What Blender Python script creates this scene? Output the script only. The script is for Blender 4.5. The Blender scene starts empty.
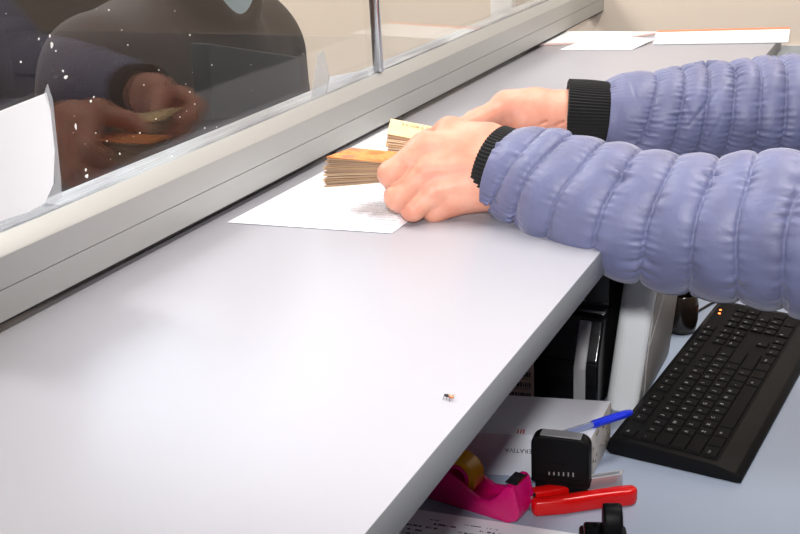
import bpy, bmesh, math, random
import numpy as np
import openvdb as vdb
from mathutils import Vector, Matrix

random.seed(7); np.random.seed(7)
scene = bpy.context.scene
col = scene.collection
PI = math.pi

# ------------------------------------------------------------------ camera
F = 1090.0                       # focal length in pixels of the 800 x 534 frame
CAM = np.array([0.0, 0.0, 1.415])
R = np.array([[0.9022, 0.1062, -0.4181], [0.4282, -0.3383, 0.8380], [-0.0524, -0.9350, -0.3507]])
cam_data = bpy.data.cameras.new('camera'); cam = bpy.data.objects.new('camera', cam_data); col.objects.link(cam)
mw = Matrix(((R[0][0], -R[0][1], -R[0][2], 0), (R[1][0], -R[1][1], -R[1][2], 0), (R[2][0], -R[2][1], -R[2][2], 1.415), (0, 0, 0, 1)))
cam.matrix_world = mw
cam_data.sensor_width = 36.0; cam_data.lens = F * 36.0 / 800.0; cam_data.clip_start = 0.02
scene.camera = cam

def pd(px, py, d):               # a measured point at a distance d in front of the lens
    return R @ np.array([(px - 400) / F * d, (py - 267) / F * d, d]) + CAM

# ------------------------------------------------------------------ materials
def nm(name):
    m = bpy.data.materials.new(name); m.use_nodes = True
    nt = m.node_tree; b = nt.nodes['Principled BSDF']
    return m, nt, b
def lin(c):
    c = c / 255.0
    return c / 12.92 if c <= 0.04045 else ((c + 0.055) / 1.055) ** 2.4
def rgb(r, g, b): return (lin(r), lin(g), lin(b), 1)
def noise(nt, scale, detail=3, coord='Object', rough=0.5, stretch=None):
    tc = nt.nodes.new('ShaderNodeTexCoord'); n = nt.nodes.new('ShaderNodeTexNoise')
    n.inputs['Scale'].default_value = scale; n.inputs['Detail'].default_value = detail; n.inputs['Roughness'].default_value = rough
    if stretch:
        mp = nt.nodes.new('ShaderNodeMapping'); mp.inputs['Scale'].default_value = stretch
        nt.links.new(tc.outputs[coord], mp.inputs['Vector']); nt.links.new(mp.outputs[0], n.inputs['Vector'])
    else:
        nt.links.new(tc.outputs[coord], n.inputs['Vector'])
    return n
def mat(name, c, rough=0.5, metal=0.0, var=0.06, vscale=20.0, bump=0.0, bscale=200.0, spec=0.5, sheen=0.0, coat=0.0, sss=0.0, alpha=1.0, stretch=None):
    m, nt, b = nm(name)
    n = noise(nt, vscale, 4, stretch=stretch)
    mix = nt.nodes.new('ShaderNodeMix'); mix.data_type = 'RGBA'
    mix.inputs['A'].default_value = tuple(max(0, x * (1 - var)) for x in c[:3]) + (1,)
    mix.inputs['B'].default_value = tuple(min(1, x * (1 + var)) for x in c[:3]) + (1,)
    nt.links.new(n.outputs['Fac'], mix.inputs['Factor']); nt.links.new(mix.outputs['Result'], b.inputs['Base Color'])
    b.inputs['Roughness'].default_value = rough; b.inputs['Metallic'].default_value = metal
    b.inputs['Specular IOR Level'].default_value = spec
    b.inputs['Coat Weight'].default_value = coat; b.inputs['Alpha'].default_value = alpha
    if sheen: b.inputs['Sheen Weight'].default_value = sheen; b.inputs['Sheen Roughness'].default_value = 0.4
    if sss:
        b.inputs['Subsurface Weight'].default_value = sss; b.inputs['Subsurface Radius'].default_value = (0.008, 0.003, 0.0015)
        b.inputs['Subsurface Scale'].default_value = 0.5
    if bump:
        n2 = noise(nt, bscale, 3); bp = nt.nodes.new('ShaderNodeBump'); bp.inputs['Strength'].default_value = bump; bp.inputs['Distance'].default_value = 0.001
        nt.links.new(n2.outputs['Fac'], bp.inputs['Height']); nt.links.new(bp.outputs[0], b.inputs['Normal'])
    return m

M = {}
M['wall'] = mat('painted_wall', rgb(222, 208, 192), 0.7, var=0.03, vscale=3, bump=0.15, bscale=60)
M['room'] = mat('brown_grey_paint', rgb(108, 84, 68), 0.7, var=0.03)
M['dado'] = mat('blue_grey_paint', rgb(182, 186, 187), 0.5, var=0.03)
M['ceiling'] = mat('white_ceiling', rgb(235, 233, 228), 0.8, var=0.02)
M['floor'] = mat('floor_vinyl', rgb(120, 116, 112), 0.4, var=0.1)
M['laminate'] = mat('white_laminate', rgb(168, 168, 176), 0.34, var=0.015, vscale=6, spec=0.45)
M['edge'] = mat('shaded_laminate_edge', rgb(138, 142, 147), 0.4, var=0.03)  # same laminate, darkened to paint the shade on the slab's front edge
M['desk'] = mat('pale_blue_laminate', rgb(162, 174, 194), 0.45, var=0.03, vscale=8)
M['panel'] = mat('dark_panel', rgb(40, 38, 38), 0.6)
M['alu'] = mat('brushed_aluminium', rgb(170, 171, 169), 0.42, metal=0.35, var=0.03, vscale=30, stretch=(60, 1, 60))
M['chrome'] = mat('polished_metal', rgb(190, 192, 196), 0.18, metal=1.0)
M['steel'] = mat('dull_steel', rgb(196, 198, 202), 0.3, metal=0.55)
M['rubber'] = mat('black_rubber', rgb(22, 22, 22), 0.7)
M['black'] = mat('black_plastic', rgb(11, 11, 13), 0.5, var=0.1, spec=0.2)
M['blackkey'] = mat('black_key_plastic', rgb(9, 9, 11), 0.6, var=0.1, spec=0.15)
M['blackgloss'] = mat('black_gloss_plastic', rgb(12, 12, 14), 0.15)
M['legend'] = mat('key_legend_ink', rgb(190, 192, 195), 0.6)
M['cream'] = mat('cream_plastic', rgb(234, 238, 238), 0.4, var=0.03)
M['grille'] = mat('grey_cream_plastic', rgb(178, 176, 172), 0.5, var=0.05, bump=0.3, bscale=600)
M['greyplastic'] = mat('grey_plastic', rgb(150, 150, 152), 0.4)
M['magenta'] = mat('magenta_plastic', rgb(214, 12, 112), 0.25, var=0.04, spec=0.6)
M['amber'] = mat('amber_tape', rgb(214, 150, 20), 0.25, var=0.1, coat=0.3)
M['red'] = mat('red_plastic', rgb(222, 14, 14), 0.25, var=0.03)
M['blue'] = mat('blue_plastic', rgb(20, 50, 220), 0.3, var=0.03)
M['clear'] = mat('clear_plastic', rgb(190, 205, 225), 0.12, alpha=0.45)
M['ink'] = mat('dark_ink', rgb(60, 60, 64), 0.7)
M['redink'] = mat('red_ink', rgb(200, 60, 60), 0.7)
M['paper'] = mat('white_paper', rgb(240, 242, 246), 0.75, var=0.02)
M['cardwhite'] = mat('white_card', rgb(225, 228, 236), 0.6, var=0.03)
M['cardside'] = mat('worn_card_side', rgb(208, 204, 196), 0.8, var=0.25, vscale=55)
M['brownbox'] = mat('pinkish_grey_label', rgb(196, 172, 158), 0.7, var=0.05)
M['pinkpaper'] = mat('pink_paper', rgb(238, 206, 196), 0.7)
M['orangeedge'] = mat('orange_edging', rgb(232, 130, 92), 0.6)
M['skin'] = None
M['cuff'] = mat('black_ribbed_knit', rgb(14, 14, 15), 0.9, var=0.2, vscale=300, bump=0.3, bscale=900, sheen=0.1)
M['hair'] = mat('dark_hair', rgb(45, 34, 28), 0.5, var=0.3, vscale=80)
M['coat'] = mat('dark_brown_wool', rgb(40, 25, 17), 0.9, var=0.25, vscale=120, bump=0.4, bscale=500)
M['collar'] = mat('pale_collar', rgb(150, 165, 170), 0.8)
M['darkpatch'] = mat('dark_reflection_tone', rgb(16, 14, 14), 0.8, var=0.2)
M['trouser'] = mat('dark_trousers', rgb(38, 40, 48), 0.85)
M['door'] = mat('dark_wood', rgb(34, 27, 23), 0.6, var=0.2, vscale=14, stretch=(8, 8, 0.6))
M['fleck'] = mat('white_paint_flecks', rgb(235, 235, 232), 0.8)
M['tape'] = mat('clear_tape', rgb(205, 210, 215), 0.25, alpha=0.35)
M['flydark'] = mat('fly_dark', rgb(40, 34, 36), 0.4)
M['flyorange'] = mat('fly_amber', rgb(190, 110, 60), 0.4)
M['wing'] = mat('fly_wing', rgb(200, 175, 150), 0.3, alpha=0.6)
M['thread'] = mat('white_thread', rgb(225, 225, 225), 0.8)
M['eye'] = mat('eye_white', rgb(225, 220, 215), 0.3)
M['iris'] = mat('brown_iris', rgb(60, 40, 28), 0.3)
M['windowframe'] = mat('white_window_frame', rgb(235, 235, 235), 0.4)
M['glassplain'] = mat('window_glass', rgb(235, 242, 250), 0.05, alpha=0.12)

def skin_mat():
    m, nt, b = nm('skin')
    n = noise(nt, 38, 4); n2 = noise(nt, 260, 5, rough=0.65)
    ramp = nt.nodes.new('ShaderNodeValToRGB')
    ramp.color_ramp.elements[0].position = 0.32; ramp.color_ramp.elements[0].color = rgb(210, 140, 116)
    ramp.color_ramp.elements[1].position = 0.68; ramp.color_ramp.elements[1].color = rgb(222, 164, 140)
    nt.links.new(n.outputs['Fac'], ramp.inputs[0]); nt.links.new(ramp.outputs[0], b.inputs['Base Color'])
    bp = nt.nodes.new('ShaderNodeBump'); bp.inputs['Strength'].default_value = 0.5; bp.inputs['Distance'].default_value = 0.0009
    nt.links.new(n2.outputs['Fac'], bp.inputs['Height']); nt.links.new(bp.outputs[0], b.inputs['Normal'])
    b.inputs['Roughness'].default_value = 0.5
    b.inputs['Subsurface Weight'].default_value = 0.25; b.inputs['Subsurface Radius'].default_value = (0.006, 0.002, 0.001); b.inputs['Subsurface Scale'].default_value = 0.6
    return m
M['skin'] = skin_mat()
def jacket_mat():
    m, nt, b = nm('lilac_nylon')
    n = noise(nt, 30, 3)
    ramp = nt.nodes.new('ShaderNodeValToRGB')
    ramp.color_ramp.elements[0].position = 0.3; ramp.color_ramp.elements[0].color = rgb(97, 100, 131)
    ramp.color_ramp.elements[1].position = 0.7; ramp.color_ramp.elements[1].color = rgb(107, 111, 146)
    nt.links.new(n.outputs['Fac'], ramp.inputs[0]); nt.links.new(ramp.outputs[0], b.inputs['Base Color'])
    n2 = noise(nt, 95, 4, rough=0.6); n3 = noise(nt, 1800, 2)
    ma = nt.nodes.new('ShaderNodeMath'); ma.operation = 'MULTIPLY_ADD'; ma.inputs[1].default_value = 0.12
    nt.links.new(n3.outputs['Fac'], ma.inputs[0]); nt.links.new(n2.outputs['Fac'], ma.inputs[2])
    bp = nt.nodes.new('ShaderNodeBump'); bp.inputs['Strength'].default_value = 0.3; bp.inputs['Distance'].default_value = 0.0025
    nt.links.new(ma.outputs[0], bp.inputs['Height']); nt.links.new(bp.outputs[0], b.inputs['Normal'])
    b.inputs['Roughness'].default_value = 0.5; b.inputs['Specular IOR Level'].default_value = 0.5
    b.inputs['Sheen Weight'].default_value = 0.25; b.inputs['Sheen Roughness'].default_value = 0.35
    return m
M['jacket'] = jacket_mat()

def glass_mat():
    m = bpy.data.materials.new('partition_glass'); m.use_nodes = True; nt = m.node_tree
    for n in list(nt.nodes): nt.nodes.remove(n)
    N = nt.nodes.new; L = nt.links.new
    geo = N('ShaderNodeNewGeometry'); dot = N('ShaderNodeVectorMath'); dot.operation = 'DOT_PRODUCT'
    L(geo.outputs['Incoming'], dot.inputs[0]); L(geo.outputs['Normal'], dot.inputs[1])
    ab = N('ShaderNodeMath'); ab.operation = 'ABSOLUTE'; L(dot.outputs['Value'], ab.inputs[0])
    om = N('ShaderNodeMath'); om.operation = 'SUBTRACT'; om.inputs[0].default_value = 1.0; L(ab.outputs[0], om.inputs[1])
    pw = N('ShaderNodeMath'); pw.operation = 'POWER'; pw.inputs[1].default_value = 5.0; L(om.outputs[0], pw.inputs[0])
    fr = N('ShaderNodeMath'); fr.operation = 'MULTIPLY_ADD'; fr.inputs[1].default_value = 0.94; fr.inputs[2].default_value = 0.045; L(pw.outputs[0], fr.inputs[0])
    tr = N('ShaderNodeBsdfTransparent'); tr.inputs[0].default_value = (0.95, 0.96, 0.96, 1)
    gl = N('ShaderNodeBsdfGlossy'); gl.inputs['Roughness'].default_value = 0.0; gl.inputs[0].default_value = (1, 1, 1, 1)
    mx = N('ShaderNodeMixShader'); L(fr.outputs[0], mx.inputs[0]); L(tr.outputs[0], mx.inputs[1]); L(gl.outputs[0], mx.inputs[2])
    # dust smeared along the foot of the pane
    tc = N('ShaderNodeTexCoord'); mp = N('ShaderNodeMapping'); mp.inputs['Scale'].default_value = (1, 9, 420)
    L(tc.outputs['Object'], mp.inputs[0]); ns = N('ShaderNodeTexNoise'); ns.inputs['Scale'].default_value = 1.0; ns.inputs['Detail'].default_value = 4
    L(mp.outputs[0], ns.inputs['Vector'])
    sep = N('ShaderNodeSeparateXYZ'); L(tc.outputs['Object'], sep.inputs[0])
    mr = N('ShaderNodeMapRange'); mr.inputs['From Min'].default_value = 1.157; mr.inputs['From Max'].default_value = 1.178; mr.inputs['To Min'].default_value = 0.55; mr.inputs['To Max'].default_value = 0.0
    L(sep.outputs['Z'], mr.inputs['Value'])
    rp = N('ShaderNodeMapRange'); rp.inputs['From Min'].default_value = 0.42; rp.inputs['From Max'].default_value = 0.72; L(ns.outputs['Fac'], rp.inputs['Value'])
    mu = N('ShaderNodeMath'); mu.operation = 'MULTIPLY'; L(mr.outputs[0], mu.inputs[0]); L(rp.outputs[0], mu.inputs[1])
    df = N('ShaderNodeBsdfDiffuse'); df.inputs[0].default_value = rgb(170, 170, 178)
    m2 = N('ShaderNodeMixShader'); L(mu.outputs[0], m2.inputs[0]); L(mx.outputs[0], m2.inputs[1]); L(df.outputs[0], m2.inputs[2])
    out = N('ShaderNodeOutputMaterial'); L(m2.outputs[0], out.inputs['Surface'])
    return m
M['glass'] = glass_mat()

def print_paper(name, base, ink, lines, density=0.5, axis='Y'):
    # paper with rows of small illegible print
    m, nt, b = nm(name); N = nt.nodes.new; L = nt.links.new
    tc = N('ShaderNodeTexCoord'); sep = N('ShaderNodeSeparateXYZ'); L(tc.outputs['UV'], sep.inputs[0])
    a, o = (sep.outputs['X'], sep.outputs['Y'])
    row = N('ShaderNodeMath'); row.operation = 'MULTIPLY'; row.inputs[1].default_value = lines; L(o, row.inputs[0])
    frc = N('ShaderNodeMath'); frc.operation = 'FRACT'; L(row.outputs[0], frc.inputs[0])
    flo = N('ShaderNodeMath'); flo.operation = 'FLOOR'; L(row.outputs[0], flo.inputs[0])
    lt = N('ShaderNodeMath'); lt.operation = 'LESS_THAN'; lt.inputs[1].default_value = 0.38; L(frc.outputs[0], lt.inputs[0])
    cmb = N('ShaderNodeCombineXYZ'); ax = N('ShaderNodeMath'); ax.operation = 'MULTIPLY'; ax.inputs[1].default_value = 70; L(a, ax.inputs[0])
    L(ax.outputs[0], cmb.inputs[0]); fy = N('ShaderNodeMath'); fy.operation = 'MULTIPLY'; fy.inputs[1].default_value = 7.31; L(flo.outputs[0], fy.inputs[0]); L(fy.outputs[0], cmb.inputs[1])
    n1 = N('ShaderNodeTexNoise'); n1.inputs['Scale'].default_value = 1.0; n1.inputs['Detail'].default_value = 1; L(cmb.outputs[0], n1.inputs['Vector'])
    cm2 = N('ShaderNodeCombineXYZ'); ax2 = N('ShaderNodeMath'); ax2.operation = 'MULTIPLY'; ax2.inputs[1].default_value = 4; L(a, ax2.inputs[0]); L(ax2.outputs[0], cm2.inputs[0]); L(fy.outputs[0], cm2.inputs[1])
    n2 = N('ShaderNodeTexNoise'); n2.inputs['Scale'].default_value = 1.0; L(cm2.outputs[0], n2.inputs['Vector'])
    g1 = N('ShaderNodeMath'); g1.operation = 'GREATER_THAN'; g1.inputs[1].default_value = 0.47; L(n1.outputs['Fac'], g1.inputs[0])
    g2 = N('ShaderNodeMath'); g2.operation = 'GREATER_THAN'; g2.inputs[1].default_value = density; L(n2.outputs['Fac'], g2.inputs[0])
    def mul(x, y):
        q = N('ShaderNodeMath'); q.operation = 'MULTIPLY'; L(x, q.inputs[0]); L(y, q.inputs[1]); return q.outputs[0]
    fac = mul(mul(lt.outputs[0], g1.outputs[0]), g2.outputs[0])
    # margins
    for src, lo, hi in ((a, 0.07, 0.93), (o, 0.06, 0.94)):
        p = N('ShaderNodeMath'); p.operation = 'GREATER_THAN'; p.inputs[1].default_value = lo; L(src, p.inputs[0])
        q = N('ShaderNodeMath'); q.operation = 'LESS_THAN'; q.inputs[1].default_value = hi; L(src, q.inputs[0])
        fac = mul(fac, mul(p.outputs[0], q.outputs[0]))
    mx = N('ShaderNodeMix'); mx.data_type = 'RGBA'; mx.inputs['A'].default_value = base; mx.inputs['B'].default_value = ink
    L(fac, mx.inputs['Factor']); L(mx.outputs['Result'], b.inputs['Base Color']); b.inputs['Roughness'].default_value = 0.7
    return m
M['form'] = print_paper('printed_form', rgb(240, 243, 250), rgb(204, 210, 224), 30, 0.40)
M['form_desk'] = print_paper('printed_table', rgb(236, 238, 244), rgb(95, 98, 108), 30, 0.5)

def note_mat(name, stops, scale, side):
    m, nt, b = nm(name)
    n = noise(nt, scale, 3, rough=0.6)
    r = nt.nodes.new('ShaderNodeValToRGB'); els = r.color_ramp.elements
    els[0].position, els[0].color = stops[0]; els[1].position, els[1].color = stops[-1]
    for p, c in stops[1:-1]:
        e = els.new(p); e.color = c
    nt.links.new(n.outputs['Fac'], r.inputs[0]); nt.links.new(r.outputs[0], b.inputs['Base Color']); b.inputs['Roughness'].default_value = 0.65
    return m
M['note_orange'] = note_mat('orange_banknote_face', [(0.36, rgb(214, 108, 44)), (0.5, rgb(234, 150, 76)), (0.62, rgb(206, 112, 78))], 45, None)
M['note_yellow'] = note_mat('pale_yellow_banknote_face', [(0.35, rgb(246, 208, 150)), (0.65, rgb(248, 218, 172))], 30, None)
M['note_end'] = note_mat('orange_banknote_end', [(0.35, rgb(242, 190, 96)), (0.65, rgb(246, 204, 120))], 40, None)
EDGE_COLS = [(186, 158, 130), (170, 142, 114), (200, 174, 142), (156, 128, 100), (192, 160, 124), (178, 150, 126)]
for i, c in enumerate(EDGE_COLS): M['note%d' % i] = mat('banknote_paper_%s' % 'abcdef'[i], rgb(*c), 0.8, var=0.12, vscale=60)
M['note_ink'] = mat('banknote_ink', rgb(92, 64, 34), 0.7)

# ------------------------------------------------------------------ object helpers
def link(o, parent=None):
    col.objects.link(o)
    if parent is not None: o.parent = parent
    return o
def smooth(me, ang=40):
    me.shade_smooth()
    try: me.set_sharp_from_angle(angle=math.radians(ang))
    except Exception: pass
def obj(name, bm, m, parent=None, sm=40):
    me = bpy.data.meshes.new(name); bm.normal_update(); bm.to_mesh(me); bm.free()
    for x in (m if isinstance(m, (list, tuple)) else [m]): me.materials.append(x)
    if sm: smooth(me, sm)
    return link(bpy.data.objects.new(name, me), parent)
def pyobj(name, v, f, m, parent=None, sm=180):
    me = bpy.data.meshes.new(name); me.from_pydata([tuple(map(float, p)) for p in v], [], [tuple(map(int, q)) for q in f]); me.update()
    for x in (m if isinstance(m, (list, tuple)) else [m]): me.materials.append(x)
    if sm >= 180: me.shade_smooth()
    elif sm: smooth(me, sm)
    return link(bpy.data.objects.new(name, me), parent)
def tag(o, label, cat, group=None):
    o['label'] = label; o['category'] = cat
    if group: o['group'] = group
    return o
def thing(name, label, cat, loc=(0, 0, 0), rot=(0, 0, 0), group=None):
    e = bpy.data.objects.new(name, None); e.empty_display_size = 0.05; e.location = loc; e.rotation_euler = rot
    col.objects.link(e); return tag(e, label, cat, group)
def struct(o): o['kind'] = 'structure'; return o

def BM(): return bmesh.new()
def bbox(bm, x0, x1, y0, y1, z0, z1, bev=0.0, seg=2, mi=0, mat4=None):
    r = bmesh.ops.create_cube(bm, size=1.0); vs = r['verts']
    for v in vs: v.co = Vector((x0 + (v.co.x + .5) * (x1 - x0), y0 + (v.co.y + .5) * (y1 - y0), z0 + (v.co.z + .5) * (z1 - z0)))
    fs = set(f for v in vs for f in v.link_faces)
    for f in fs: f.material_index = mi
    if bev:
        es = list(set(e for v in vs for e in v.link_edges))
        g = bmesh.ops.bevel(bm, geom=es, offset=bev, segments=seg, affect='EDGES', profile=0.5)
        vs = list(set(v for f in g['faces'] for v in f.verts) | set(v for v in vs if v.is_valid))
        for f in g['faces']: f.material_index = mi
        vs = list(set(v for v in vs if v.is_valid))
        more = set(vs)
        for v in vs:
            for f in v.link_faces: more.update(f.verts)
        vs = list(more)
    if mat4 is not None:
        for v in vs: v.co = mat4 @ v.co
    return vs
def prism(bm, pts, axis, a0, a1, bev=0.0, seg=2, mi=0):
    # outline pts (u,v) extruded along an axis; axis x: (u,v)=(y,z), y: (x,z), z: (x,y)
    def P(u, v, a): return {'x': (a, u, v), 'y': (u, a, v), 'z': (u, v, a)}[axis]
    A = [bm.verts.new(P(u, v, a0)) for u, v in pts]; B = [bm.verts.new(P(u, v, a1)) for u, v in pts]
    n = len(pts); fs = [bm.faces.new(A), bm.faces.new(list(reversed(B)))]
    for i in range(n): fs.append(bm.faces.new((A[i], B[i], B[(i + 1) % n], A[(i + 1) % n])))
    bmesh.ops.recalc_face_normals(bm, faces=fs)
    for f in fs: f.material_index = mi
    if bev:
        es = list(set(e for f in fs for e in f.edges))
        g = bmesh.ops.bevel(bm, geom=es, offset=bev, segments=seg, affect='EDGES', profile=0.5)
        for f in g['faces']: f.material_index = mi
def tube(bm, pts, rad, n=12, mi=0, cap=True):
    pts = [Vector(p) for p in pts]; rings = []
    up = Vector((0, 0, 1)) if abs((pts[1] - pts[0]).normalized().z) < 0.9 else Vector((0, 1, 0))
    for i, p in enumerate(pts):
        t = (pts[min(i + 1, len(pts) - 1)] - pts[max(i - 1, 0)]).normalized()
        s = t.cross(up).normalized(); u = s.cross(t)
        r = rad[i] if isinstance(rad, (list, tuple)) else rad
        rings.append([bm.verts.new(p + (s * math.cos(2 * PI * k / n) + u * math.sin(2 * PI * k / n)) * r) for k in range(n)])
    for a, b in zip(rings, rings[1:]):
        for k in range(n):
            f = bm.faces.new((a[k], a[(k + 1) % n], b[(k + 1) % n], b[k])); f.material_index = mi
    if cap:
        bm.faces.new(list(reversed(rings[0]))).material_index = mi; bm.faces.new(rings[-1]).material_index = mi
def cyl(bm, c, r0, r1, h, axis='z', n=32, mi=0, bev=0.0):
    d = {'x': Vector((1, 0, 0)), 'y': Vector((0, 1, 0)), 'z': Vector((0, 0, 1))}[axis]; c = Vector(c)
    tube(bm, [c, c + d * h], [r0, r1], n, mi)
def text_mesh(s, size):
    cu = bpy.data.curves.new('t', 'FONT'); cu.body = s; cu.size = size; cu.align_x = 'CENTER'; cu.align_y = 'CENTER'; cu.resolution_u = 2
    o = bpy.data.objects.new('t', cu); col.objects.link(o)
    dg = bpy.context.evaluated_depsgraph_get(); me = bpy.data.meshes.new_from_object(o.evaluated_get(dg))
    bpy.data.objects.remove(o); bpy.data.curves.remove(cu)
    return me
def put_text(bm, s, size, origin, right, up, mi=0):
    me = text_mesh(s, size); o = Vector(origin); rv = Vector(right).normalized(); uv = Vector(up).normalized()
    nv = rv.cross(uv); vm = [bm.verts.new(o + rv * v.co.x + uv * v.co.y + nv * 0.00025) for v in me.vertices]
    for p in me.polygons:
        try: bm.faces.new([vm[i] for i in p.vertices]).material_index = mi
        except ValueError: pass
    bpy.data.meshes.remove(me)
def sheet(name, corners, m, parent=None, th=0.0004, nu=14, nv=14, warp=None):
    # a sheet of paper with UVs, slightly thick; corners: a (0,0), b (1,0), c (1,1), d (0,1)
    a, b, c, d = [Vector(p) for p in corners]; bm = BM(); uvl = bm.loops.layers.uv.new('UVMap')
    nrm = (b - a).cross(d - a).normalized()
    if nrm.z < 0: nrm = -nrm
    top, bot = {}, {}
    for i in range(nu + 1):
        for j in range(nv + 1):
            u, v = i / nu, j / nv
            p = a * (1 - u) * (1 - v) + b * u * (1 - v) + c * u * v + d * (1 - u) * v
            if warp: p = p + nrm * warp(u, v)
            bot[i, j] = bm.verts.new(p); top[i, j] = bm.verts.new(p + nrm * th)
    def face(vs, uvs):
        f = bm.faces.new(vs)
        for l, t in zip(f.loops, uvs): l[uvl].uv = t
    for i in range(nu):
        for j in range(nv):
            q = [(i, j), (i + 1, j), (i + 1, j + 1), (i, j + 1)]; uv = [(x / nu, y / nv) for x, y in q]
            face([top[k] for k in q], uv); face([bot[k] for k in reversed(q)], list(reversed(uv)))
    edge = [(i, 0) for i in range(nu)] + [(nu, j) for j in range(nv)] + [(i, nv) for i in range(nu, 0, -1)] + [(0, j) for j in range(nv, 0, -1)]
    for k in range(len(edge)):
        p, q = edge[k], edge[(k + 1) % len(edge)]; face([bot[p], bot[q], top[q], top[p]], [(0, 0)] * 4)
    bmesh.ops.recalc_face_normals(bm, faces=bm.faces[:])
    return obj(name, bm, m, parent, 60)

# ------------------------------------------------------------------ implicit surfaces for bodies
def cone_sdf(P, a, b, ra, rb):
    a = np.asarray(a, dtype=np.float32); b = np.asarray(b, dtype=np.float32); ba = b - a
    t = np.clip(((P - a) @ ba) / max(float(ba @ ba), 1e-12), 0, 1)
    return np.linalg.norm(P - a - t[..., None] * ba, axis=-1) - (ra + (rb - ra) * t)
def ell_sdf(P, c, r, M3=None):
    q = P - np.asarray(c, dtype=np.float32)
    if M3 is not None: q = q @ np.asarray(M3, dtype=np.float32)
    r = np.asarray(r, dtype=np.float32); k0 = np.linalg.norm(q / r, axis=-1); k1 = np.linalg.norm(q / (r * r), axis=-1)
    return k0 * (k0 - 1) / np.maximum(k1, 1e-9)
def smin(a, b, k):
    h = np.maximum(k - np.abs(a - b), 0) / k
    return np.minimum(a, b) - h * h * k * 0.25
def smax(a, b, k): return -smin(-a, -b, k)
def grid(lo, hi, vs):
    n = [int(math.ceil((h - l) / vs)) + 1 for l, h in zip(lo, hi)]
    ax = [np.arange(k, dtype=np.float32) * vs + l for k, l in zip(n, lo)]
    return np.stack(np.meshgrid(*ax, indexing='ij'), axis=-1)
def iso(D, lo, vs):
    g = vdb.FloatGrid(background=float(vs * 4)); g.copyFromArray(np.ascontiguousarray(np.clip(D, -vs * 4, vs * 4)), tolerance=0.0)
    g.transform = vdb.createLinearTransform(voxelSize=vs)
    p, t, q = g.convertToPolygons(isovalue=0.0, adaptivity=0.0)
    p = p + np.asarray(lo, dtype=np.float32)
    return p, [tuple(x) for x in t] + [tuple(x) for x in q]
def orient(v, f):
    # faces turned outward: signed volume must be positive
    vol = 0.0
    for q in f[::7]:
        a, b, c = v[q[0]], v[q[1]], v[q[2]]; vol += float(np.dot(a, np.cross(b, c)))
    cen = v.mean(axis=0); vol = 0.0
    for q in f[::5]:
        a, b, c = v[q[0]] - cen, v[q[1]] - cen, v[q[2]] - cen; vol += float(np.dot(a, np.cross(b, c)))
    return [tuple(reversed(q)) for q in f] if vol < 0 else f
def merge(parts):
    V, Fc, n = [], [], 0
    for v, f in parts:
        V.append(v); Fc += [tuple(i + n for i in q) for q in f]; n += len(v)
    return np.concatenate(V), Fc
def pz(px, py, z):
    d = R @ np.array([px - 400.0, py - 267.0, F]); return CAM + d * ((z - CAM[2]) / d[2])
def py_(px, py, y):
    d = R @ np.array([px - 400.0, py - 267.0, F]); return CAM + d * (y / d[1])

# ================================================================== THE SETTING
X0, X1, Y0, Y1, ZC = -3.6, 1.7, -1.6, 2.28, 3.0
def wallbox(name, x0, x1, y0, y1, z0, z1, m):
    bm = BM(); bbox(bm, x0, x1, y0, y1, z0, z1); return struct(obj(name, bm, m, sm=0))
wallbox('floor', X0 - .1, X1 + .1, Y0 - .1, Y1 + .1, -.1, 0, M['floor'])
wallbox('ceiling', X0 - .1, X1 + .1, Y0 - .1, Y1 + .1, ZC, ZC + .1, M['ceiling'])
wallbox('wall_left', X0 - .1, X0, Y0, Y1, 0, ZC, M['wall'])
wallbox('wall_right', X1, X1 + .1, Y0, Y1, 0, ZC, M['room'])
wallbox('wall_front', X0, X1, Y0 - .1, Y0, 0, ZC, M['room'])
WX0, WX1, WZ0, WZ1 = -2.75, -1.0, 1.72, 2.8        # window opening in the far wall
DX0, DX1, DZ = -2.45, -1.52, 1.66                    # low dark doorway on the public side
bm = BM()
bbox(bm, X0, DX0, Y1, Y1 + .1, 0, WZ0); bbox(bm, DX1, X1, Y1, Y1 + .1, 0, WZ0)
bbox(bm, DX0, DX1, Y1, Y1 + .1, DZ, WZ0)
bbox(bm, X0, WX0, Y1, Y1 + .1, WZ0, WZ1); bbox(bm, WX1, X1, Y1, Y1 + .1, WZ0, WZ1); bbox(bm, X0, X1, Y1, Y1 + .1, WZ1, ZC)
struct(obj('wall_back', bm, M['wall'], sm=0))
bm = BM(); bbox(bm, -.42, X1, Y1 - .006, Y1, 0, 1.03); struct(obj('trim_1', bm, M['dado'], sm=0))
bm = BM(); bbox(bm, -.870, -.820, Y1 - .03, Y1, 0, ZC, .003); struct(obj('trim_2', bm, M['windowframe'], sm=30))
bm = BM(); bbox(bm, DX0, DX1, Y1 + .02, Y1 + .06, 0, DZ, .004)
for a, b in ((.12, .75), (.9, 1.52)): bbox(bm, DX0 + .12, DX1 - .12, Y1 + .008, Y1 + .03, a, b, .01)
door = struct(obj('door_1', bm, M['door'], sm=30))
bm = BM(); tube(bm, [(DX1 - .07, Y1 + .02, 1.0), (DX1 - .07, Y1 - .04, 1.0), (DX1 - .19, Y1 - .04, 1.0)], .009); obj('door_handle', bm, M['chrome'], door)
bm = BM()
for x0, x1, z0, z1 in ((WX0, WX1, WZ0, WZ0 + .05), (WX0, WX1, WZ1 - .05, WZ1), (WX0, WX0 + .05, WZ0, WZ1), (WX1 - .05, WX1, WZ0, WZ1), (-1.90, -1.85, WZ0, WZ1)):
    bbox(bm, x0, x1, Y1 + .02, Y1 + .08, z0, z1, .004)
win = struct(obj('window_1', bm, M['windowframe'], sm=30))
bm = BM(); bbox(bm, WX0 + .04, WX1 - .04, Y1 + .045, Y1 + .051, WZ0 + .04, WZ1 - .04); obj('pane', bm, M['glassplain'], win, sm=0)

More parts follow.
